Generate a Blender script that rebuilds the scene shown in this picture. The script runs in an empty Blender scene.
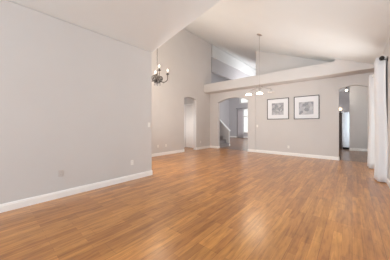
import bpy, bmesh, math, random
from mathutils import Vector, Matrix

scene = bpy.context.scene
C = scene.collection
PI = math.pi
random.seed(7)

# ------------------------------------------------------------------ camera
YAW = 0.70924            # the camera looks left of the +Y axis
F_PX = 183.05
cam_d = bpy.data.cameras.new('camera')
cam = bpy.data.objects.new('camera', cam_d)
C.objects.link(cam)
cam.location = (0.0, 0.0, 1.24)
cam.rotation_euler = (PI / 2, 0.0, YAW)
cam_d.sensor_fit = 'HORIZONTAL'
cam_d.sensor_width = 36.0
cam_d.lens = 36.0 * F_PX / 390.0
cam_d.shift_y = -(130.0 - 125.03) / 390.0
cam_d.clip_start = 0.02
cam_d.clip_end = 200
scene.camera = cam

# ------------------------------------------------------------------ world, exposure, daylight and fill lamps
w = bpy.data.worlds.new('world')
scene.world = w
w.use_nodes = True
bg = w.node_tree.nodes['Background']
bg.inputs[0].default_value = (1.0, 0.975, 0.945, 1)
bg.inputs[1].default_value = .6
vs = scene.view_settings
vs.view_transform = 'Standard'
vs.look = 'None'
vs.gamma = 1.0
vs.use_curve_mapping = False
vs.exposure = 1.14


def area(name, loc, direction, sx, sy, power, col=(1, 1, 1), spread=180):
    l = bpy.data.lights.new(name, 'AREA')
    l.shape = 'RECTANGLE'
    l.size, l.size_y = sx, sy
    l.energy = power
    l.color = col
    l.spread = math.radians(spread)
    o = bpy.data.objects.new(name, l)
    C.objects.link(o)
    o.location = loc
    o.rotation_euler = Vector(direction).to_track_quat('-Z', 'Z').to_euler()
    return o


def point(name, loc, power, col=(1, .85, .68), r=.04):
    l = bpy.data.lights.new(name, 'POINT')
    l.energy = power
    l.color = col
    l.shadow_soft_size = r
    o = bpy.data.objects.new(name, l)
    C.objects.link(o)
    o.location = loc
    return o


# daylight at the sliding door; the other area lamps are added, unseen fill
FILL_TINT = (.84, .98, 1.09)
area('fill_light_rear', (-1.6, -6.40, 1.5), (0, 1, 0.45), 3.6, 2.1, 168, FILL_TINT)  # added soft lamp behind the camera, tilted up to lift the ceilings
area('fill_light_right', (0.54, 3.2, 1.45), (-1, 0, .35), 2.6, 1.8, 12, FILL_TINT)  # added lamp out of view at the right, brightens floor and left wall
area('daylight_sliding_door', (0.545, 6.54, 1.15), (-1, -.45, .9), 0.72, 1.9, 20, (1.0, .97, .94), 110)
area('fill_light_dining', (-4.9, 2.80, 1.5), (1.3, 1, .1), 1.5, 1.6, 42, (1.0, .97, .94))  # lamp added on the hidden dining-side wall, which has no opening
area('fill_light_foyer', (-3.26, 12.6, 1.9), (-1, .2, -.24), 4.0, 2.0, 210, (1.0, .97, .97))  # unseen lamp added at the foyer's solid right wall to brighten the foyer
area('fill_light_kitchen', (-2.95, 10.0, 1.9), (1, .45, 0.05), 2.2, 1.5, 23, (1.0, .95, .90))  # unseen lamp added at the kitchen's left side to light the partition
area('fill_light_passage', (-6.85, 5.53, 1.15), (0, 1, -.15), .7, 1.3, 7.5, (1.0, .97, .95), 120)  # lamp added by the passage's near wall to brighten the white door
scene.cycles.diffuse_bounces = 8
scene.cycles.max_bounces = 14

# ------------------------------------------------------------------ materials


def mat(name, col, rough=.6, metal=0.0, spec=.5, emit=None, estr=0.0, bump=0.0, bscale=200, var=0.0, trans=0.0):
    m = bpy.data.materials.new(name)
    m.use_nodes = True
    nt = m.node_tree
    b = nt.nodes['Principled BSDF']
    b.inputs['Base Color'].default_value = (*col, 1)
    b.inputs['Roughness'].default_value = rough
    b.inputs['Metallic'].default_value = metal
    b.inputs['Specular IOR Level'].default_value = spec
    b.inputs['Transmission Weight'].default_value = trans
    if emit:
        b.inputs['Emission Color'].default_value = (*emit, 1)
        b.inputs['Emission Strength'].default_value = estr
    tc = nt.nodes.new('ShaderNodeTexCoord')
    if var:
        n = nt.nodes.new('ShaderNodeTexNoise')
        n.inputs['Scale'].default_value = 1.7
        n.inputs['Detail'].default_value = 3
        nt.links.new(tc.outputs['Object'], n.inputs['Vector'])
        r = nt.nodes.new('ShaderNodeValToRGB')
        r.color_ramp.elements[0].position = .3
        r.color_ramp.elements[1].position = .7
        r.color_ramp.elements[0].color = (*[c * (1 - var) for c in col], 1)
        r.color_ramp.elements[1].color = (*[min(1, c * (1 + var)) for c in col], 1)
        nt.links.new(n.outputs['Fac'], r.inputs['Fac'])
        nt.links.new(r.outputs['Color'], b.inputs['Base Color'])
    if bump:
        n2 = nt.nodes.new('ShaderNodeTexNoise')
        n2.inputs['Scale'].default_value = bscale
        nt.links.new(tc.outputs['Object'], n2.inputs['Vector'])
        bp = nt.nodes.new('ShaderNodeBump')
        bp.inputs['Strength'].default_value = bump
        bp.inputs['Distance'].default_value = .002
        nt.links.new(n2.outputs['Fac'], bp.inputs['Height'])
        nt.links.new(bp.outputs['Normal'], b.inputs['Normal'])
    return m


M = {}
M['wall'] = mat('greige_wall_paint', (.655, .637, .627), .75, bump=.12, bscale=90, var=.015)
M['ceiling'] = mat('ceiling_paint', (.765, .795, .802), .85, bump=.15, bscale=80, var=.01)
M['foyer'] = mat('dimmed_wall_paint', (.52, .52, .54), .8, bump=.1, bscale=90, var=.015)  # wall colour greyed: the dim, cool light beyond the arches is painted in
M['white'] = mat('white_trim_paint', (.92, .91, .89), .4)
M['door'] = mat('white_door_paint', (.82, .79, .76), .4)
M['plate'] = mat('white_plastic_plate', (.86, .85, .82), .35)
M['gplate'] = mat('greige_plastic_plate', (.62, .57, .54), .35)
M['slot'] = mat('dark_slot', (.06, .055, .05), .5)
M['nickel'] = mat('brushed_nickel', (.46, .43, .41), .32, 1.0, bump=.05, bscale=300)
M['iron'] = mat('dark_pewter_metal', (.06, .052, .05), .42, .5, bump=.1, bscale=150)
M['crystal'] = mat('clear_crystal', (.55, .53, .53), .08, trans=.35)
M['candle'] = mat('candle_sleeve_ivory', (.85, .80, .70), .5)
M['bulb'] = mat('lit_bulb_glass', (1, .95, .88), .3, emit=(1, .87, .70), estr=3.5)
M['bulb_off'] = mat('frosted_bulb', (.85, .84, .82), .3)
M['shade_lit'] = mat('frosted_glass_shade_lit', (.95, .92, .86), .35, emit=(1, .90, .74), estr=1.3)
M['shade_off'] = mat('frosted_glass_shade_unlit', (.70, .67, .65), .3)
M['frame'] = mat('thin_dark_frame', (.055, .052, .055), .4)
M['mat'] = mat('white_mat_board', (.84, .86, .90), .8)
M['curtain'] = mat('white_curtain_fabric', (.80, .815, .84), .85, bump=.3, bscale=500)
M['sheer'] = mat('white_sheer_fabric', (.86, .84, .86), .9)
_nt = M['sheer'].node_tree
_t = _nt.nodes.new('ShaderNodeBsdfTranslucent')
_t.inputs[0].default_value = (.88, .87, .88, 1)
_m = _nt.nodes.new('ShaderNodeMixShader')
_m.inputs[0].default_value = .45
_nt.links.new(_nt.nodes['Principled BSDF'].outputs[0], _m.inputs[1])
_nt.links.new(_t.outputs[0], _m.inputs[2])
_nt.links.new(_m.outputs[0], _nt.nodes['Material Output'].inputs['Surface'])
M['black'] = mat('black_metal', (.025, .022, .02), .4, .5)
M['steel'] = mat('stainless_steel', (.55, .56, .58), .28, .9, bump=.04, bscale=60)
M['toe'] = mat('black_toe_kick', (.02, .02, .022), .6)
M['cab'] = mat('dark_stained_cabinet_wood', (.10, .075, .065), .4, var=.2)
M['carpet'] = mat('grey_stair_carpet', (.36, .335, .335), .95, bump=.8, bscale=350, var=.08)
M['globe'] = mat('warm_glass_globe', (1, .85, .65), .3, emit=(1, .72, .45), estr=1.3)

# clear window glass
g = bpy.data.materials.new('window_glass')
g.use_nodes = True
nt = g.node_tree
nt.nodes.remove(nt.nodes['Principled BSDF'])
tr = nt.nodes.new('ShaderNodeBsdfTransparent')
tr.inputs[0].default_value = (.93, .95, .95, 1)
gl = nt.nodes.new('ShaderNodeBsdfGlossy')
gl.inputs['Roughness'].default_value = .02
mx = nt.nodes.new('ShaderNodeMixShader')
mx.inputs[0].default_value = .06
nt.links.new(tr.outputs[0], mx.inputs[1])
nt.links.new(gl.outputs[0], mx.inputs[2])
nt.links.new(mx.outputs[0], nt.nodes['Material Output'].inputs['Surface'])
M['glass'] = g


def floor_material(name='oak_strip_laminate', kk=1.0, sat=1.0):
    m = bpy.data.materials.new(name)
    m.use_nodes = True
    nt = m.node_tree
    L = nt.links.new
    b = nt.nodes['Principled BSDF']
    tc = nt.nodes.new('ShaderNodeTexCoord')
    sep = nt.nodes.new('ShaderNodeSeparateXYZ')
    L(tc.outputs['Object'], sep.inputs[0])
    comb = nt.nodes.new('ShaderNodeCombineXYZ')      # strips run along world Y
    L(sep.outputs['Y'], comb.inputs['X'])
    L(sep.outputs['X'], comb.inputs['Y'])

    def brick(wd, hh, c1, c2, mort, ms, off=.37):
        t = nt.nodes.new('ShaderNodeTexBrick')
        t.offset = off
        t.offset_frequency = 2
        t.squash = 1.0
        t.inputs['Scale'].default_value = 1.0
        t.inputs['Brick Width'].default_value = wd
        t.inputs['Row Height'].default_value = hh
        t.inputs['Mortar Size'].default_value = ms
        t.inputs['Mortar Smooth'].default_value = .3
        t.inputs['Bias'].default_value = 0.0
        t.inputs['Color1'].default_value = (*c1, 1)
        t.inputs['Color2'].default_value = (*c2, 1)
        t.inputs['Mortar'].default_value = (*mort, 1)
        L(comb.outputs[0], t.inputs['Vector'])
        return t
    strips = brick(.74, .082, (.555, .258, .064), (.38, .155, .034), (.30, .115, .03), .0012)
    planks = brick(1.48, .246, (1.08, 1.06, 1.04), (.93, .92, .90), (.72, .66, .60), .0022, .43)
    mp = nt.nodes.new('ShaderNodeMapping')
    mp.inputs['Scale'].default_value = (2.0, 26, 1)
    L(comb.outputs[0], mp.inputs['Vector'])
    gn = nt.nodes.new('ShaderNodeTexNoise')
    gn.inputs['Scale'].default_value = 1.0
    gn.inputs['Detail'].default_value = 6
    gn.inputs['Roughness'].default_value = .6
    gn.inputs['Distortion'].default_value = .4
    L(mp.outputs[0], gn.inputs['Vector'])
    gr = nt.nodes.new('ShaderNodeValToRGB')
    gr.color_ramp.elements[0].position = .32
    gr.color_ramp.elements[0].color = (.74, .68, .62, 1)
    gr.color_ramp.elements[1].position = .66
    gr.color_ramp.elements[1].color = (1.12, 1.12, 1.12, 1)
    L(gn.outputs['Fac'], gr.inputs['Fac'])
    kn = nt.nodes.new('ShaderNodeTexNoise')
    kn.inputs['Scale'].default_value = 5.0
    kn.inputs['Detail'].default_value = 3
    mk = nt.nodes.new('ShaderNodeMapping')
    mk.inputs['Scale'].default_value = (1, 5, 1)
    L(comb.outputs[0], mk.inputs['Vector'])
    L(mk.outputs[0], kn.inputs['Vector'])
    kr = nt.nodes.new('ShaderNodeValToRGB')
    kr.color_ramp.elements[0].position = .3
    kr.color_ramp.elements[0].color = (.80, .74, .68, 1)
    kr.color_ramp.elements[1].position = .5
    kr.color_ramp.elements[1].color = (1.04, 1.04, 1.04, 1)
    L(kn.outputs['Fac'], kr.inputs['Fac'])

    def mul(a, c):
        x = nt.nodes.new('ShaderNodeMix')
        x.data_type = 'RGBA'
        x.blend_type = 'MULTIPLY'
        x.inputs['Factor'].default_value = 1.0
        L(a, x.inputs['A'])
        L(c, x.inputs['B'])
        return x.outputs['Result']
    c = mul(mul(mul(strips.outputs['Color'], planks.outputs['Color']), gr.outputs['Color']), kr.outputs['Color'])
    hs = nt.nodes.new('ShaderNodeHueSaturation')
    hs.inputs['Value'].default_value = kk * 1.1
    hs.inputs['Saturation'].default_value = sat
    L(c, hs.inputs['Color'])
    L(hs.outputs['Color'], b.inputs['Base Color'])
    b.inputs['Roughness'].default_value = .33
    b.inputs['Specular IOR Level'].default_value = .5
    b.inputs['Coat Weight'].default_value = .6
    b.inputs['Coat Roughness'].default_value = .25
    bp = nt.nodes.new('ShaderNodeBump')
    bp.inputs['Strength'].default_value = .10
    bp.inputs['Distance'].default_value = .001
    L(gn.outputs['Fac'], bp.inputs['Height'])
    L(bp.outputs['Normal'], b.inputs['Normal'])
    return m


M['floor'] = floor_material()
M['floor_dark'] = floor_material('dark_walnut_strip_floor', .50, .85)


def print_material(name, seed):
    """a soft grey abstract print: overlapping pale blocks and specks"""
    m = bpy.data.materials.new(name)
    m.use_nodes = True
    nt = m.node_tree
    L = nt.links.new
    b = nt.nodes['Principled BSDF']
    b.inputs['Roughness'].default_value = .6
    tc = nt.nodes.new('ShaderNodeTexCoord')
    mp = nt.nodes.new('ShaderNodeMapping')
    mp.inputs['Location'].default_value = (seed, seed * .7, seed * 1.3)
    L(tc.outputs['Object'], mp.inputs['Vector'])
    v = nt.nodes.new('ShaderNodeTexVoronoi')
    v.distance = 'CHEBYCHEV'
    v.inputs['Scale'].default_value = 10
    L(mp.outputs[0], v.inputs['Vector'])
    r1 = nt.nodes.new('ShaderNodeValToRGB')
    r1.color_ramp.interpolation = 'CONSTANT'
    e = r1.color_ramp.elements
    e[0].color = (.27, .30, .36, 1)
    e[1].color = (.44, .47, .54, 1)
    e[1].position = .3
    e2 = e.new(.55)
    e2.color = (.35, .38, .44, 1)
    e3 = e.new(.75)
    e3.color = (.53, .55, .61, 1)
    sp = nt.nodes.new('ShaderNodeSeparateColor')
    L(v.outputs['Color'], sp.inputs[0])
    L(sp.outputs[0], r1.inputs['Fac'])
    n = nt.nodes.new('ShaderNodeTexNoise')
    n.inputs['Scale'].default_value = 40
    n.inputs['Detail'].default_value = 4
    L(mp.outputs[0], n.inputs['Vector'])
    x = nt.nodes.new('ShaderNodeMix')
    x.data_type = 'RGBA'
    x.blend_type = 'OVERLAY'
    x.inputs['Factor'].default_value = .3
    L(r1.outputs['Color'], x.inputs['A'])
    L(n.outputs['Color'], x.inputs['B'])
    h = nt.nodes.new('ShaderNodeHueSaturation')
    h.inputs['Saturation'].default_value = .6
    L(x.outputs['Result'], h.inputs['Color'])
    L(h.outputs['Color'], b.inputs['Base Color'])
    return m


M['print_a'] = print_material('abstract_print_blocks', 1.3)
M['print_b'] = print_material('abstract_print_grid', 5.9)

# ------------------------------------------------------------------ mesh helpers


def obj(name, bm, m, parent=None, smooth=False, bevel=0.0):
    me = bpy.data.meshes.new(name)
    bmesh.ops.recalc_face_normals(bm, faces=bm.faces)
    bm.to_mesh(me)
    bm.free()
    o = bpy.data.objects.new(name, me)
    C.objects.link(o)
    me.materials.append(M[m] if isinstance(m, str) else m)
    if smooth:
        for p in me.polygons:
            p.use_smooth = True
    if bevel:
        md = o.modifiers.new('bevel', 'BEVEL')
        md.width = bevel
        md.segments = 2
        md.limit_method = 'ANGLE'
    if parent:
        o.parent = parent
    return o


def struct(name, bm, m, parent=None, **k):
    o = obj(name, bm, m, parent, **k)
    if not parent:
        o['kind'] = 'structure'
    return o


def thing(name, label, cat, loc=(0, 0, 0), rotz=0.0, group=None):
    o = bpy.data.objects.new(name, None)
    o.empty_display_size = .1
    C.objects.link(o)
    o.location = loc
    o.rotation_euler = (0, 0, rotz)
    o['label'] = label
    o['category'] = cat
    if group:
        o['group'] = group
    return o


def bx(bm, x0, x1, y0, y1, z0, z1):
    v = [bm.verts.new(p) for p in ((x0, y0, z0), (x1, y0, z0), (x1, y1, z0), (x0, y1, z0),
                                   (x0, y0, z1), (x1, y0, z1), (x1, y1, z1), (x0, y1, z1))]
    for f in ((0, 1, 2, 3), (4, 5, 6, 7), (0, 1, 5, 4), (1, 2, 6, 5), (2, 3, 7, 6), (3, 0, 4, 7)):
        bm.faces.new([v[i] for i in f])
    return bm


def box(*a):
    return bx(bmesh.new(), *a)


def prism(bm, pts, f0, f1):
    """polygon pts (2-D), f0/f1 map a 2-D point to the two end faces"""
    a = [bm.verts.new(f0(*p)) for p in pts]
    b = [bm.verts.new(f1(*p)) for p in pts]
    bm.faces.new(a)
    bm.faces.new(b[::-1])
    n = len(pts)
    for i in range(n):
        bm.faces.new((a[i], a[(i + 1) % n], b[(i + 1) % n], b[i]))
    return bm


def prism_y(pts, y0, y1):
    return prism(bmesh.new(), pts, lambda x, z: (x, y0, z), lambda x, z: (x, y1, z))


def prism_x(pts, x0, x1):
    return prism(bmesh.new(), pts, lambda y, z: (x0, y, z), lambda y, z: (x1, y, z))


def lathe(bm, prof, seg=20, cx=0, cy=0, cz=0, closed_ends=True):
    rings = []
    for r, z in prof:
        if r < 1e-5:
            rings.append([bm.verts.new((cx, cy, cz + z))])
        else:
            rings.append([bm.verts.new((cx + r * math.cos(2 * PI * k / seg), cy + r * math.sin(2 * PI * k / seg), cz + z)) for k in range(seg)])
    for a, b in zip(rings, rings[1:]):
        for k in range(seg):
            k2 = (k + 1) % seg
            if len(a) == 1 and len(b) == 1:
                continue
            if len(a) == 1:
                bm.faces.new((a[0], b[k], b[k2]))
            elif len(b) == 1:
                bm.faces.new((a[k], a[k2], b[0]))
            else:
                bm.faces.new((a[k], a[k2], b[k2], b[k]))
    if closed_ends:
        for rg in (rings[0], rings[-1]):
            if len(rg) > 1:
                bm.faces.new(rg)
    return bm


def tube(bm, pts, r, seg=10):
    pts = [Vector(p) for p in pts]
    rr = r if isinstance(r, (list, tuple)) else [r] * len(pts)
    rings = []
    up = None
    for i, p in enumerate(pts):
        t = (pts[min(i + 1, len(pts) - 1)] - pts[max(i - 1, 0)]).normalized()
        if up is None:
            up = Vector((0, 0, 1)) if abs(t.z) < .9 else Vector((1, 0, 0))
        a = (up - t * up.dot(t)).normalized()
        up = a
        b = t.cross(a)
        rings.append([bm.verts.new(p + (a * math.cos(2 * PI * k / seg) + b * math.sin(2 * PI * k / seg)) * rr[i]) for k in range(seg)])
    for A, B in zip(rings, rings[1:]):
        for k in range(seg):
            k2 = (k + 1) % seg
            bm.faces.new((A[k], A[k2], B[k2], B[k]))
    bm.faces.new(rings[0][::-1])
    bm.faces.new(rings[-1])
    return bm


def spline(pts, n=8):
    P = [Vector(p) for p in pts]
    P = [P[0] * 2 - P[1]] + P + [P[-1] * 2 - P[-2]]
    out = []
    for i in range(1, len(P) - 2):
        for k in range(n):
            t = k / n
            a, b, c, d = P[i - 1], P[i], P[i + 1], P[i + 2]
            out.append(.5 * ((2 * b) + (c - a) * t + (2 * a - 5 * b + 4 * c - d) * t * t + (3 * b - a - 3 * c + d) * t ** 3))
    out.append(P[-2])
    return out


def ball(bm, c, r, sz=1.0, seg=14):
    prof = [(r * math.sin(PI * k / 10), -r * sz * math.cos(PI * k / 10)) for k in range(11)]
    prof[0] = (0, -r * sz)
    prof[-1] = (0, r * sz)
    return lathe(bm, prof, seg, *c)


def arch(x0, x1, spring, apex, n=14):
    """the arc from (x1, spring) up over to (x0, spring) – segmental"""
    hw, hgt = (x1 - x0) / 2, apex - spring
    R = (hw * hw + hgt * hgt) / (2 * hgt)
    cx, cz = (x0 + x1) / 2, apex - R
    a = math.asin(hw / R)
    return [(cx + R * math.sin(a - 2 * a * k / n), cz + R * math.cos(a - 2 * a * k / n)) for k in range(n + 1)]


def grid_wall(bm, a0, a1, z0, z1, holes, put):
    """rectangular wall with rectangular holes, made of abutting boxes; put(a0,a1,z0,z1) adds a box"""
    A = sorted({a0, a1, *[h[0] for h in holes], *[h[1] for h in holes]})
    for p, q in zip(A, A[1:]):
        z = z0
        for h in sorted([h for h in holes if h[0] <= p and h[1] >= q], key=lambda h: h[2]):
            if h[2] > z:
                put(p, q, z, h[2])
            z = h[3]
        if z < z1:
            put(p, q, z, z1)
    return bm


# ------------------------------------------------------------------ sizes of the room
LX, LEND = -3.78, 2.761        # left wall plane, and where it ends
DX = -5.908                    # dining wall plane
BY, FY = 8.172, 7.605          # back wall plane, front of the long soffit
RX = 0.575                      # right wall plane
REAR = -6.5
Z_L = 3.05
FAR = 16.6
FX = -3.2
KY0, KY1 = 9.42, 9.54         # the knee wall beside the stairs
K2 = .4167
KL = .199


def P2(x):
    return 5.713 - K2 * (x - DX)


def PF(x):
    return Z_L + KL * (x - LX)


RIDGE = (5.713 + K2 * DX - Z_L + KL * LX) / (KL + K2)

# ------------------------------------------------------------------ the setting
struct('floor', box(-10.2, 1.6, REAR - .2, FAR + .3, -.12, 0), 'floor')

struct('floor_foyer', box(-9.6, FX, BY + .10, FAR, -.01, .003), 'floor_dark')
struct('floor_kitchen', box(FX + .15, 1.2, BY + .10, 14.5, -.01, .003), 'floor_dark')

# left wall with a rounded outside corner
struct('wall_left', box(LX - .16, LX, REAR, LEND, 0, Z_L), 'wall', bevel=.018)
struct('wall_dining_side', prism_y([(DX - .15, 0), (LX - .16, 0), (LX - .16, Z_L), (LX - .16, P2(LX - .16)), (DX - .15, P2(DX - .15))], LEND - .16, LEND), 'wall')
struct('wall_gable', prism_y([(LX - .16, PF(LX) + .04), (LX, PF(LX) + .04), (RIDGE - .1, PF(RIDGE - .1) + .04), (LX - .16, P2(LX - .16))], LEND - .12, LEND - .001), 'ceiling')

# dining wall with its small arched passage
oy0, oy1 = 6.115, 6.965
pts = [(LEND - .16, 0), (oy0, 0)] + arch(oy0, oy1, 2.50, 2.59)[::-1] + [(oy1, 0), (BY + .1, 0), (BY + .1, P2(DX)), (LEND - .16, P2(DX))]
struct('wall_dining', prism_x(pts, DX - .17, DX), 'wall')

# back wall: left part a little proud of the right part
CR = -3.35
pts = [(DX, 0), (-5.404, 0)] + arch(-5.404, -3.715, 2.415, 2.615)[::-1] + [(-3.715, 0), (CR, 0), (CR, 3.30), (DX, 3.30)]
struct('wall_back_left', prism_y(pts, BY - .03, BY + .16), 'wall')
pts = [(CR, 0), (-.354, 0)] + arch(-.354, .392, 2.505, 2.585)[::-1] + [(.392, 0), (RX + .15, 0), (RX + .15, P2(RX + .15)), (CR, P2(CR))]
struct('wall_back_right', prism_y(pts, BY, BY + .16), 'wall')

# the long plant-shelf soffit across the back wall, solid to the ceiling at its right end
NE = -.44
pts = [(DX, 2.936), (RX, 2.936), (RX, P2(RX)), (NE, P2(NE)), (NE, 3.357), (DX, 3.357)]
struct('trim_1', prism_y(pts, FY, BY + .02), 'wall', bevel=.008)

# right wall with an added, unseen window opening and the sliding door
bm = bmesh.new()
grid_wall(bm, REAR, BY, 0, 4.2, [(1.9, 4.5, .5, 2.4), (6.12, 7.12, .02, 2.15)], lambda a, b, c, d: bx(bm, RX, RX + .15, a, b, c, d))
struct('wall_right', bm, 'wall')
bm = bmesh.new()
grid_wall(bm, LX - .16, RX + .15, 0, 4.2, [(-3.4, .2, .4, 2.5)], lambda a, b, c, d: bx(bm, a, b, REAR - .15, REAR, c, d))
struct('wall_rear', bm, 'wall')

# ceilings
T = .12
struct('ceiling_living', prism_y([(LX - .16, PF(LX) - .0), (LX, PF(LX)), (RIDGE, PF(RIDGE)), (RX, P2(RX)), (RX + .15, P2(RX)), (RX + .15, P2(RX) + T), (RIDGE, PF(RIDGE) + T), (LX - .16, PF(LX) + T)], REAR - .15, LEND), 'ceiling')
struct('ceiling_dining', prism_y([(DX - .17, P2(DX - .17)), (RX + .15, P2(RX + .15)), (RX + .15, P2(RX + .15) + T), (DX - .17, P2(DX - .17) + T)], LEND, BY + .16), 'ceiling')

# ---- foyer and stairwell seen through the left arch and over the soffit
struct('ceiling_foyer', prism_y([(-9.75, P2(-9.75)), (FX + .15, P2(FX + .15)), (FX + .15, P2(FX + .15) + T), (-9.75, P2(-9.75) + T)], BY + .16, FAR + .15), 'ceiling')
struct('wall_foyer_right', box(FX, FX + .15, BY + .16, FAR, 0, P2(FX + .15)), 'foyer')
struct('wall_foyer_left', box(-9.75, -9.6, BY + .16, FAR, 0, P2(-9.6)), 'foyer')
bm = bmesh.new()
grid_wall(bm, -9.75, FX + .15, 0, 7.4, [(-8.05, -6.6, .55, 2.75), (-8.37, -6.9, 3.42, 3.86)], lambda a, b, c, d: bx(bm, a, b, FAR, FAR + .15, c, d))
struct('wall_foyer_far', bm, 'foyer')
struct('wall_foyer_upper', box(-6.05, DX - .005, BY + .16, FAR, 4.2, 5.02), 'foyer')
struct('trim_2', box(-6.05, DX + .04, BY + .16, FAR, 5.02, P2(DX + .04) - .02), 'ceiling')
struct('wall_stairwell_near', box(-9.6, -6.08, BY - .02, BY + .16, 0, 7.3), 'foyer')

# far windows
win = struct('window_1', (lambda bm: (bx(bm, -8.12, -8.05, FAR - .03, FAR + .05, .48, 2.82), bx(bm, -6.6, -6.53, FAR - .03, FAR + .05, .48, 2.82),
                                      bx(bm, -8.05, -6.6, FAR - .03, FAR + .05, 2.75, 2.82), bx(bm, -8.12, -6.53, FAR - .06, FAR + .05, .48, .55), bm)[-1])(bmesh.new()), 'white')
bm = bmesh.new()
bx(bm, -8.05, -6.6, FAR + .02, FAR + .06, 2.05, 2.12)
bx(bm, -7.36, -7.30, FAR + .02, FAR + .06, .55, 2.05)
bx(bm, -7.36, -7.30, FAR + .02, FAR + .06, 2.12, 2.75)
obj('muntin', bm, 'white', win)
obj('pane', box(-8.05, -6.6, FAR + .07, FAR + .076, .55, 2.75), 'glass', win)
win2 = struct('window_2', (lambda bm: (bx(bm, -8.42, -8.37, FAR - .02, FAR + .05, 3.37, 3.91), bx(bm, -6.9, -6.85, FAR - .02, FAR + .05, 3.37, 3.91),
                                       bx(bm, -8.37, -6.9, FAR - .02, FAR + .05, 3.86, 3.91), bx(bm, -8.37, -6.9, FAR - .02, FAR + .05, 3.37, 3.42), bm)[-1])(bmesh.new()), 'white')
obj('pane', box(-8.37, -6.9, FAR + .07, FAR + .076, 3.42, 3.86), 'glass', win2)

# knee wall beside the stairs, with a white cap
kx0, kx1 = -8.2, -5.47
kz = lambda x: .90 + .93 * (kx1 - x)
struct('wall_stair_knee', prism_y([(kx0, 0), (kx1, 0), (kx1, kz(kx1)), (kx0, kz(kx0))], KY0, KY1), 'wall')
bm = prism_y([(kx0, kz(kx0)), (kx1 + .03, kz(kx1 + .03)), (kx1 + .03, kz(kx1 + .03) + .05), (kx0, kz(kx0) + .05)], KY0 - .03, KY1 + .03)
struct('trim_3', bm, 'ceiling')

# passage behind the dining wall, with a white door at its end
hx0 = -7.7
PY = 7.36
struct('wall_passage_left', box(hx0 - .12, hx0, 5.5, PY + .12, 0, 2.8), 'wall')
struct('wall_passage_near', box(hx0, DX - .17, 5.38, 5.5, 0, 2.8), 'wall')
bm = bmesh.new()
grid_wall(bm, hx0, DX - .17, 0, 2.8, [(-7.06, -6.22, 0, 2.32)], lambda a, b, c, d: bx(bm, a, b, PY, PY + .12, c, d))
struct('wall_passage_end', bm, 'wall')
struct('ceiling_passage', box(hx0 - .12, DX - .17, 5.38, PY + .12, 2.8, 2.9), 'ceiling')
door = struct('door_1', box(-7.05, -6.23, PY + .03, PY + .07, .015, 2.31), 'door', bevel=.004)
for (z0, z1) in ((.22, .95), (1.1, 2.15)):
    for x0 in (-6.95, -6.59):
        bm = box(x0, x0 + .26, PY + .022, PY + .031, z0, z1)
        obj('door_panel', bm, 'door', door, bevel=.006)
obj('door_knob', ball(tube(bmesh.new(), [(-6.30, PY + .03, 1.0), (-6.30, PY - .02, 1.0)], .012), (-6.30, PY - .035, 1.0), .028), 'nickel', door, smooth=True)
bm = bmesh.new()
bx(bm, -7.12, -7.05, PY - .016, PY, 0, 2.39)
bx(bm, -6.23, -6.16, PY - .016, PY, 0, 2.39)
bx(bm, -7.05, -6.23, PY - .016, PY, 2.32, 2.39)
struct('trim_4', bm, 'white')

# ---- kitchen seen through the right arch
struct('ceiling_kitchen', box(FX + .15, 1.35, BY + .16, 14.6, 3.3, 3.4), 'ceiling')
struct('wall_kitchen_partition', box(-.10, 1.2, 11.76, 11.9, 0, 3.3), 'wall')
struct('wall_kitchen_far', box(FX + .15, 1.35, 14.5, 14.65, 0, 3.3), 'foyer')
struct('wall_kitchen_right', box(1.2, 1.35, BY + .16, 14.5, 0, 3.3), 'wall')

# frames of the added, unseen windows and of the sliding door
wr = struct('window_3', (lambda bm: (bx(bm, -3.4, .2, REAR - .1, REAR - .04, .4, .46), bx(bm, -3.4, .2, REAR - .1, REAR - .04, 2.44, 2.5), bx(bm, -3.4, -3.34, REAR - .1, REAR - .04, .46, 2.44),
                                      bx(bm, .14, .2, REAR - .1, REAR - .04, .46, 2.44), bx(bm, -1.63, -1.57, REAR - .1, REAR - .04, .46, 2.44), bm)[-1])(bmesh.new()), 'white')
obj('pane', box(-3.34, .14, REAR - .075, REAR - .07, .46, 2.44), 'glass', wr)
ws = struct('window_4', (lambda bm: (bx(bm, RX + .05, RX + .1, 1.9, 4.5, .5, .56), bx(bm, RX + .05, RX + .1, 1.9, 4.5, 2.34, 2.4), bx(bm, RX + .05, RX + .1, 1.9, 1.96, .56, 2.34), bx(bm, RX + .05, RX + .1, 4.44, 4.5, .56, 2.34), bm)[-1])(bmesh.new()), 'white')
obj('pane', box(RX + .07, RX + .075, 1.96, 4.44, .56, 2.34), 'glass', ws)
wd = struct('door_2', (lambda bm: (bx(bm, RX + .04, RX + .1, 6.12, 7.12, .02, .1), bx(bm, RX + .04, RX + .1, 6.12, 7.12, 2.07, 2.15), bx(bm, RX + .04, RX + .1, 6.12, 6.19, .1, 2.07), bx(bm, RX + .04, RX + .1, 7.05, 7.12, .1, 2.07), bm)[-1])(bmesh.new()), 'white')
obj('pane', box(RX + .06, RX + .066, 6.19, 7.05, .1, 2.07), 'glass', wd)

# baseboards
PROF = [(0, 0), (.016, 0), (.016, .085), (.012, .098), (.012, .106), (.006, .118), (0, .118)]


def baseboard(name, p0, p1, nrm, segs=None):
    n = Vector((*nrm, 0))
    bm = bmesh.new()
    for (a, b) in (segs or [(p0, p1)]):
        prism(bm, PROF, lambda d, z: Vector((*a, 0)) + n * d + Vector((0, 0, z)), lambda d, z: Vector((*b, 0)) + n * d + Vector((0, 0, z)))
    return struct(name, bm, 'white')


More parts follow.
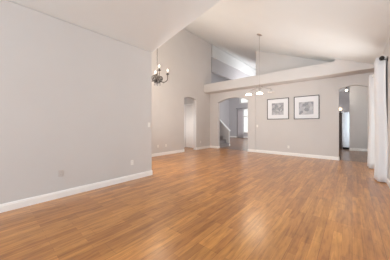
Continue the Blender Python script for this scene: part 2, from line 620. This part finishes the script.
baseboard('baseboard_left', (LX, REAR), (LX, LEND), (1, 0))
baseboard('baseboard_dining_side', (DX, LEND), (LX, LEND), (0, 1))
baseboard('baseboard_dining', None, None, (1, 0), [((DX, LEND), (DX, oy0)), ((DX, oy1), (DX, BY - .03))])
baseboard('baseboard_back_left', None, None, (0, -1), [((DX, BY - .03), (-5.404, BY - .03)), ((-3.715, BY - .03), (CR, BY - .03))])
baseboard('baseboard_back', (CR, BY), (-.354, BY), (0, -1))
baseboard('baseboard_arch', None, None, (1, 0), [((-5.404, BY - .03), (-5.404, BY + .16)), ((-.354, BY), (-.354, BY + .16))])
baseboard('baseboard_right', None, None, (-1, 0), [((RX, REAR), (RX, 6.1)), ((RX, 7.14), (RX, BY))])
baseboard('baseboard_kitchen', (-.10, 11.76), (1.2, 11.76), (0, -1))
baseboard('baseboard_foyer', (-9.6, FAR), (FX, FAR), (0, -1))
baseboard('baseboard_stair', (kx1, KY0), (kx1, KY1), (1, 0))

# ------------------------------------------------------------------ staircase
st = thing('staircase', 'grey carpeted stairs rising to the left behind the left archway', 'stairs', (-5.45, 8.90, 0))
for k in range(11):
    x1 = -.22 * k
    bm = box(-.22 * 11, x1, -.56, .515, .187 * k, .187 * (k + 1) - .03)
    bx(bm, -.22 * (k + 1) if k < 10 else -.22 * 11, x1 + .025, -.56, .515, .187 * (k + 1) - .03, .187 * (k + 1))
    obj('step', bm, 'carpet', st, bevel=.01)

# ------------------------------------------------------------------ framed pictures


def picture(x0, x1, z0, z1, pm, label, u0, u1, v0, v1):
    t = thing('framed_picture', label, 'picture', ((x0 + x1) / 2, BY, z0), group='framed prints on the back wall')
    W, Hh, fw = (x1 - x0) / 2, z1 - z0, .026
    bm = bmesh.new()
    bx(bm, -W, W, -.03, 0, 0, fw)
    bx(bm, -W, W, -.03, 0, Hh - fw, Hh)
    bx(bm, -W, -W + fw, -.03, 0, fw, Hh - fw)
    bx(bm, W - fw, W, -.03, 0, fw, Hh - fw)
    obj('frame', bm, 'frame', t)
    obj('mat_board', box(-W + fw, W - fw, -.016, -.002, fw, Hh - fw), 'mat', t)
    obj('print', box(-W + 2 * W * u0, -W + 2 * W * u1, -.020, -.0155, Hh * v0, Hh * v1), pm, t)


picture(-2.827, -1.955, 1.482, 2.364, 'print_a', 'left of the two thin-framed grey prints, nearer the hanging light, on the back wall', .23, .77, .21, .78)
picture(-1.771, -.919, 1.470, 2.366, 'print_b', 'right of the two thin-framed grey prints, nearer the curtained right side, on the back wall', .21, .78, .20, .74)

# ------------------------------------------------------------------ outlets and switches


def plate(name, label, cat, loc, rotz, kind, m='plate', wd=.07):
    """plate on a wall; local -Y points into the room"""
    t = thing(name, label, cat, loc, rotz, 'wall plates')
    obj('cover_plate', box(-wd / 2, wd / 2, -.006, 0, -.057, .057), m, t, bevel=.003)
    if kind == 'outlet':
        for z in (-.02, .02):
            s = obj('socket', lathe(bmesh.new(), [(0, -.001), (.0155, -.001), (.0155, .003), (0, .003)], 14), m, t)
            s.rotation_euler = (PI / 2, 0, 0)
            s.location = (0, -.006, z)
            b2 = bmesh.new()
            bx(b2, -.007, -.005, -.0035, .006, .0028, .0034)
            bx(b2, .005, .007, -.0035, .006, .0028, .0034)
            obj('slot', b2, 'slot', s)
    else:
        obj('toggle', box(-.005, .005, -.016, -.005, -.008, .010), m, t)
        obj('screw', box(-.003, .003, -.0072, -.005, .028, .034), m, t)
    return t


ROT_L = PI / 2     # plates on walls that face +X
plate('wall_outlet', 'white outlet low on the near left wall, close to its right end', 'outlet', (LX, 2.215, .392), ROT_L, 'outlet')
plate('wall_outlet', 'grey outlet low in the middle of the near left wall, matching the paint', 'outlet', (LX, .884, .415), ROT_L, 'outlet', 'gplate')
plate('light_switch', 'white switch plate at the right end of the near left wall', 'switch', (LX, 2.672, 1.245), ROT_L, 'switch')
plate('wall_outlet', 'white outlet on the dining wall below the chandelier, left of a pair', 'outlet', (DX, 4.605, .392), ROT_L, 'outlet')
plate('wall_outlet', 'white outlet on the dining wall below the chandelier, right of a pair', 'outlet', (DX, 5.021, .385), ROT_L, 'outlet')
plate('wall_outlet', 'white outlet between the narrow doorway and the corner by the left archway', 'outlet', (DX, 7.318, .365), ROT_L, 'outlet')
plate('light_switch', 'white switch plate on the back wall left of the framed pictures', 'switch', (-3.275, BY, 1.196), 0, 'switch')
plate('wall_outlet', 'white outlet low on the back wall below the framed pictures', 'outlet', (-1.974, BY, .345), 0, 'outlet')

# ------------------------------------------------------------------ chandelier
cx, cy = -4.49, 3.47
zc = P2(cx)
ch = thing('chandelier', 'dark metal candle chandelier with crystal drops hanging on a chain by the dining wall', 'chandelier', (cx, cy, 0))
cnp = obj('ceiling_canopy', lathe(bmesh.new(), [(0, -.05), (.02, -.05), (.045, -.035), (.065, -.012), (.068, .02), (0, .02)], 24), 'iron', ch, smooth=True)
cnp.location = (0, 0, zc)
bm = bmesh.new()
ztop, zbot, ll = zc - .045, 2.96, .05
nl = int((ztop - zbot) / (ll * .78))
for k in range(nl + 1):
    z = zbot + (ztop - zbot) * k / nl
    pts = []
    for a in range(13):
        q = 2 * PI * a / 12
        lx, lz = .011 * math.cos(q), ll / 2 * math.sin(q)
        pts.append((lx, 0, z + lz) if k % 2 else (0, lx, z + lz))
    tube(bm, pts, .0035, 5)
obj('chain', bm, 'iron', ch, smooth=True)
obj('stem', lathe(bmesh.new(), [(0, 2.47), (.012, 2.475), (.022, 2.49), (.014, 2.51), (.03, 2.53), (.055, 2.56), (.062, 2.60), (.045, 2.64), (.022, 2.67), (.018, 2.72), (.034, 2.755),
                                (.036, 2.785), (.018, 2.82), (.011, 2.86), (.016, 2.90), (.008, 2.935), (0, 2.94)], 20), 'iron', ch, smooth=True)
bw = obj('drop_ring', lathe(bmesh.new(), [(.085, 2.515), (.098, 2.52), (.098, 2.53), (.085, 2.535), (.02, 2.53), (.02, 2.52), (.085, 2.515)], 24, closed_ends=False), 'iron', ch, smooth=True)
for k in range(14):
    a = 2 * PI * k / 14
    obj('crystal_prism', lathe(bmesh.new(), [(0, -.085), (.006, -.06), (.009, -.035), (.004, -.008), (0, 0)], 6, .092 * math.cos(a), .092 * math.sin(a), 2.515), 'crystal', bw)
obj('crystal_ball', ball(bmesh.new(), (0, 0, 2.447), .024), 'crystal', ch, smooth=True)
for nm, rr, zz in (('upper_ring', .10, 2.70), ('lower_ring', .145, 2.605)):
    obj(nm, tube(bmesh.new(), [(rr * math.cos(2 * PI * q / 32), rr * math.sin(2 * PI * q / 32), zz) for q in range(33)], .012, 8), 'iron', ch, smooth=True)
for k in range(8):
    a = 2 * PI * k / 8 + .2
    d = Vector((math.cos(a), math.sin(a), 0))
    obj('basket_rib', tube(bmesh.new(), spline([d * r + Vector((0, 0, z)) for r, z in ((.10, 2.70), (.165, 2.665), (.145, 2.605), (.10, 2.565), (.045, 2.55))]), .007, 6), 'iron', ch, smooth=True)
A0 = YAW - math.radians(68)
for k in range(4):
    a = A0 + k * PI / 2
    d = Vector((math.cos(a), math.sin(a), 0))
    pr = [(.04, 2.62), (.10, 2.575), (.18, 2.555), (.26, 2.58), (.315, 2.65), (.32, 2.74), (.32, 2.80)]
    arm = obj('arm', tube(bmesh.new(), spline([d * r + Vector((0, 0, z)) for r, z in pr]), .013), 'iron', ch, smooth=True)
    sc = [(.05, 2.70), (.10, 2.735), (.155, 2.70), (.15, 2.645), (.115, 2.645), (.115, 2.675)]
    obj('scroll', tube(bmesh.new(), spline([d * r + Vector((0, 0, z)) for r, z in sc]), .010), 'iron', arm, smooth=True)
    px, py = d.x * .32, d.y * .32
    obj('candle_cup', lathe(bmesh.new(), [(0, 2.785), (.012, 2.785), (.02, 2.80), (.046, 2.81), (.052, 2.825), (.03, 2.83), (.024, 2.862), (0, 2.862)], 18, px, py), 'iron', arm, smooth=True)
    obj('candle_sleeve', lathe(bmesh.new(), [(0, 2.84), (.0115, 2.84), (.0115, 2.905), (0, 2.905)], 12, px, py), 'candle', arm)
    obj('bulb', lathe(bmesh.new(), [(0, 2.90), (.008, 2.905), (.014, 2.925), (.012, 2.945), (.005, 2.968), (0, 2.975)], 14, px, py), 'bulb', arm, smooth=True)
    for (rr, zz) in ((.335, 2.79), (.20, 2.55), (.11, 2.57)):
        obj('crystal_drop', lathe(bmesh.new(), [(0, -.05), (.007, -.035), (.009, -.022), (.003, -.004), (0, 0)], 6, d.x * rr, d.y * rr, zz), 'crystal', arm)
point('chandelier_glow', (cx, cy, 3.04), 22, (1, .84, .66), .22)

# ------------------------------------------------------------------ hanging linear light
hx, hy = -2.315, 5.959
hz = P2(hx)
hl = thing('pendant_light', 'brushed metal three-shade light on a long thin rod, hanging before the back wall', 'light', (hx, hy, 0))
cn = obj('ceiling_canopy', lathe(bmesh.new(), [(0, -.03), (.05, -.03), (.085, -.018), (.09, .0), (.09, .012), (0, .012)], 24), 'nickel', hl, smooth=True)
cn.location = (0, 0, hz - .003)
cn.rotation_euler = (0, math.atan(K2), 0)
obj('rod', tube(bmesh.new(), [(0, 0, hz - .02), (0, 0, 2.44)], 0.0045, 8), 'nickel', hl, smooth=True)
obj('hub', lathe(bmesh.new(), [(0, 2.37), (.015, 2.375), (.03, 2.395), (.03, 2.42), (.014, 2.45), (.012, 2.48), (0, 2.485)], 18), 'nickel', hl, smooth=True)
for s in (-1, 1):
    obj('arm', tube(bmesh.new(), spline([(0, 0, 2.41), (s * .08, 0, 2.45), (s * .18, 0, 2.445), (s * .28, 0, 2.405), (s * .345, 0, 2.395), (s * .37, 0, 2.37), (s * .37, 0, 2.34)]), .011), 'nickel', hl, smooth=True)
    obj('scroll', tube(bmesh.new(), spline([(s * .02, 0, 2.43), (s * .05, 0, 2.485), (s * .09, 0, 2.495), (s * .105, 0, 2.46), (s * .075, 0, 2.445)]), .008), 'nickel', hl, smooth=True)
for s in (-1, 0, 1):
    lit = s != 1
    x = .37 * s
    cap = obj('shade_holder', lathe(bmesh.new(), [(0, 2.375), (.012, 2.37), (.03, 2.35), (.032, 2.325), (0, 2.325)], 18, x), 'nickel', hl, smooth=True)
    prof = [(.028, 2.332), (.05, 2.325), (.080, 2.307), (.098, 2.282), (.101, 2.274), (.096, 2.274), (.093, 2.281), (.077, 2.302), (.048, 2.319), (.028, 2.326), (.028, 2.332)]
    sh = obj('lamp_shade', lathe(bmesh.new(), prof, 24, x, closed_ends=False), 'shade_lit' if lit else 'shade_off', hl, smooth=True)
    if not lit:
        sh['label'] = 'unlit grey glass shade'
    obj('bulb', ball(bmesh.new(), (x, 0, 2.295), .026, 1.0), 'bulb' if lit else 'bulb_off', sh, smooth=True)
    if lit:
        point('pendant_glow', (hx + x, hy, 2.245), 5, (1, .84, .64), .05)

# ------------------------------------------------------------------ curtains on short rods


def curtain(y0, y1, xc, ztop, amp, folds, label, flare=1.25, seed=0):
    rnd = random.Random(seed)
    t = thing('curtain', label, 'curtain', (xc, (y0 + y1) / 2, 0), group='white curtain panels on the right wall')
    n, rows = folds * 14, 14
    ph = [rnd.uniform(-.25, .25) for _ in range(folds + 1)]
    bm = bmesh.new()
    V = []
    for j in range(rows + 1):
        v = j / rows
        z = .012 + (ztop - .012) * v
        row = []
        for i in range(n + 1):
            u = i / n
            q = u * folds * 2 * PI
            w = (1 + (flare - 1) * (1 - v) ** 1.5)
            a = amp * w * (1 + .25 * math.sin(q * .37 + seed) * (1 - v))
            k = int(u * folds)
            xx = a * math.cos(q + ph[min(k, folds)] * .5 * (1 - v)) - .012 * math.sin(6 * v + seed)
            yy = (u - .5) * (y1 - y0) * w + .018 * math.sin(2 * q) * (1 - .3 * v)
            row.append(bm.verts.new((xx, yy, z)))
        V.append(row)
    for j in range(rows):
        for i in range(n):
            bm.faces.new((V[j][i], V[j][i + 1], V[j + 1][i + 1], V[j + 1][i]))
    o = obj('fabric', bm, 'curtain', t, smooth=True)
    md = o.modifiers.new('thickness', 'SOLIDIFY')
    md.thickness = .004
    for k in range(folds * 2):
        q = (k + .5) / (folds * 2)
        bm = bmesh.new()
        pts = [(0, (q - .5) * (y1 - y0), ztop - .06)]
        ring = [((.024 * math.cos(2 * PI * a / 16)), (q - .5) * (y1 - y0), ztop - .06 + .024 * math.sin(2 * PI * a / 16)) for a in range(17)]
        tube(bm, ring, .005, 6)
        obj('grommet', bm, 'nickel', t, smooth=True)
    return t


def rod(y0, y1, xc, z, label, m, fin):
    t = thing('curtain_rod', label, 'curtain rod', (xc, y0, z), group='short curtain rods on the right wall')
    obj('pole', tube(bmesh.new(), [(0, 0, 0), (0, y1 - y0, 0)], .013, 12), m, t, smooth=True)
    for (yy, s) in ((0, -1), (y1 - y0, 1)):
        f = obj('finial', lathe(bmesh.new(), [(0, 0), (.016, 0), (.019, .008), (.014, .014), (fin, .026), (fin * 1.05, .048), (fin * .8, .062), (0, .068)], 18), m, t, smooth=True)
        f.rotation_euler = (PI / 2 if s < 0 else -PI / 2, 0, 0)
        f.location = (0, yy, 0)
    for yy in (.025, y1 - y0 - .025):
        bm = tube(bmesh.new(), [(0, yy, -.018), (RX - xc, yy, -.018)], .008, 8)
        bx(bm, RX - xc - .008, RX - xc, yy - .02, yy + .02, -.06, .03)
        obj('bracket', bm, m, t)
    return t


rod(5.56, 6.13, .478, 2.655, 'black-tipped curtain rod holding the nearer white curtain on the right wall', 'black', .042)
curtain(5.61, 6.07, .478, 2.715, .074, 4, 'nearer and larger of the two white grommet curtains at the right wall', 1.12, 3)
rod(7.13, 7.58, .452, 2.61, 'pale-tipped curtain rod holding the farther white curtain beside the right archway', 'white', .03)
curtain(7.17, 7.54, .445, 2.67, .058, 3, 'farther and narrower of the two white grommet curtains, beside the right archway', 1.22, 8)

# ------------------------------------------------------------------ foyer window curtain
t = thing('curtain', 'white sheer curtain beside the bright foyer window seen through the left archway', 'curtain', (-8.28, FAR - .12, 0))
bm = bmesh.new()
V = []
for j in range(7):
    z = .02 + 2.8 * j / 6
    V.append([bm.verts.new(((i / 60 - .5) * .62, .035 * math.sin(i / 60 * 7 * 2 * PI) * (1.2 - .05 * j), z)) for i in range(61)])
for j in range(6):
    for i in range(60):
        bm.faces.new((V[j][i], V[j][i + 1], V[j + 1][i + 1], V[j + 1][i]))
o = obj('fabric', bm, 'sheer', t, smooth=True)
o.modifiers.new('thickness', 'SOLIDIFY').thickness = .004
t = thing('curtain_rod', 'dark curtain rod above the foyer window seen through the left archway', 'curtain rod', (-8.65, FAR - .12, 2.86))
obj('pole', tube(bmesh.new(), [(0, 0, 0), (2.2, 0, 0)], .016, 10), 'black', t, smooth=True)
obj('finial', ball(bmesh.new(), (-.03, 0, 0), .04), 'black', t, smooth=True)
for x in (.04, 2.1):
    obj('bracket', box(x, x + .03, -.01, .12, -.02, .0), 'black', t)

# ------------------------------------------------------------------ kitchen things
t = thing('refrigerator', 'tall stainless steel refrigerator beyond the right archway', 'refrigerator', (.06, 12.02, 0))
obj('cabinet', box(-.43, .43, .06, .75, .10, 1.90), 'steel', t, bevel=.008)
obj('toe_kick', box(-.42, .42, .09, .70, 0, .10), 'toe', t)
fd = obj('freezer_door', box(-.43, -.005, 0, .055, .11, 1.895), 'steel', t, bevel=.008)
obj('handle', tube(bmesh.new(), spline([(-.04, -.005, .8), (-.04, -.05, .83), (-.04, -.05, 1.5), (-.04, -.005, 1.53)]), .011), 'steel', fd, smooth=True)
fr = obj('fridge_door', box(.005, .43, 0, .055, .11, 1.895), 'steel', t, bevel=.008)
obj('handle', tube(bmesh.new(), spline([(.04, -.005, .8), (.04, -.05, .83), (.04, -.05, 1.5), (.04, -.005, 1.53)]), .011), 'steel', fr, smooth=True)

t = thing('display_cabinet', 'dark cabinet with glass front left of the refrigerator', 'cabinet', (-.78, 12.05, 0))
bm = bmesh.new()
bx(bm, -.4, -.37, 0, .45, 0, 1.82)
bx(bm, .34, .37, 0, .45, 0, 1.82)
bx(bm, -.37, .34, .42, .45, 0, 1.82)
bx(bm, -.37, .34, 0, .42, 0, .08)
obj('body', bm, 'cab', t)
obj('top', box(-.42, .39, -.02, .46, 1.82, 1.85), 'cab', t)
for z in (.45, .82, 1.17, 1.5):
    obj('shelf', box(-.37, .34, .03, .42, z, z + .02), 'cab', t)
bm = bmesh.new()
bx(bm, -.37, .34, -.018, 0, .02, .08)
bx(bm, -.37, .34, -.018, 0, 1.76, 1.82)
bx(bm, -.37, -.32, -.018, 0, .08, 1.76)
bx(bm, .29, .34, -.018, 0, .08, 1.76)
dr = obj('door', bm, 'cab', t)
obj('pane', box(-.32, .29, -.012, -.007, .08, 1.76), 'glass', dr)
t = thing('globe_lamp', 'warm glowing globe lamp on the dark cabinet beyond the right archway', 'lamp', (-.47, 12.12, 1.85))
obj('base', lathe(bmesh.new(), [(0, 0), (.06, 0), (.06, .015), (.02, .03), (.014, .11), (.035, .125), (.035, .14), (0, .14)], 18), 'black', t, smooth=True)
obj('globe', ball(bmesh.new(), (0, 0, .21), .078), 'globe', t, smooth=True)

t = thing('pendant_lamp', 'small lit ceiling pendant in the kitchen beyond the right archway', 'lamp', (-.20, 11.2, 3.3))
obj('canopy', lathe(bmesh.new(), [(0, 0), (.06, 0), (.055, -.02), (.012, -.03), (.010, -.32), (.03, -.34), (.035, -.38), (0, -.38)], 18), 'iron', t, smooth=True)
obj('globe', ball(bmesh.new(), (0, 0, -.42), .045), 'bulb', t, smooth=True)
point('kitchen_pendant_glow', (-.20, 11.2, 2.72), 2.5, (1, .92, .82), .06)
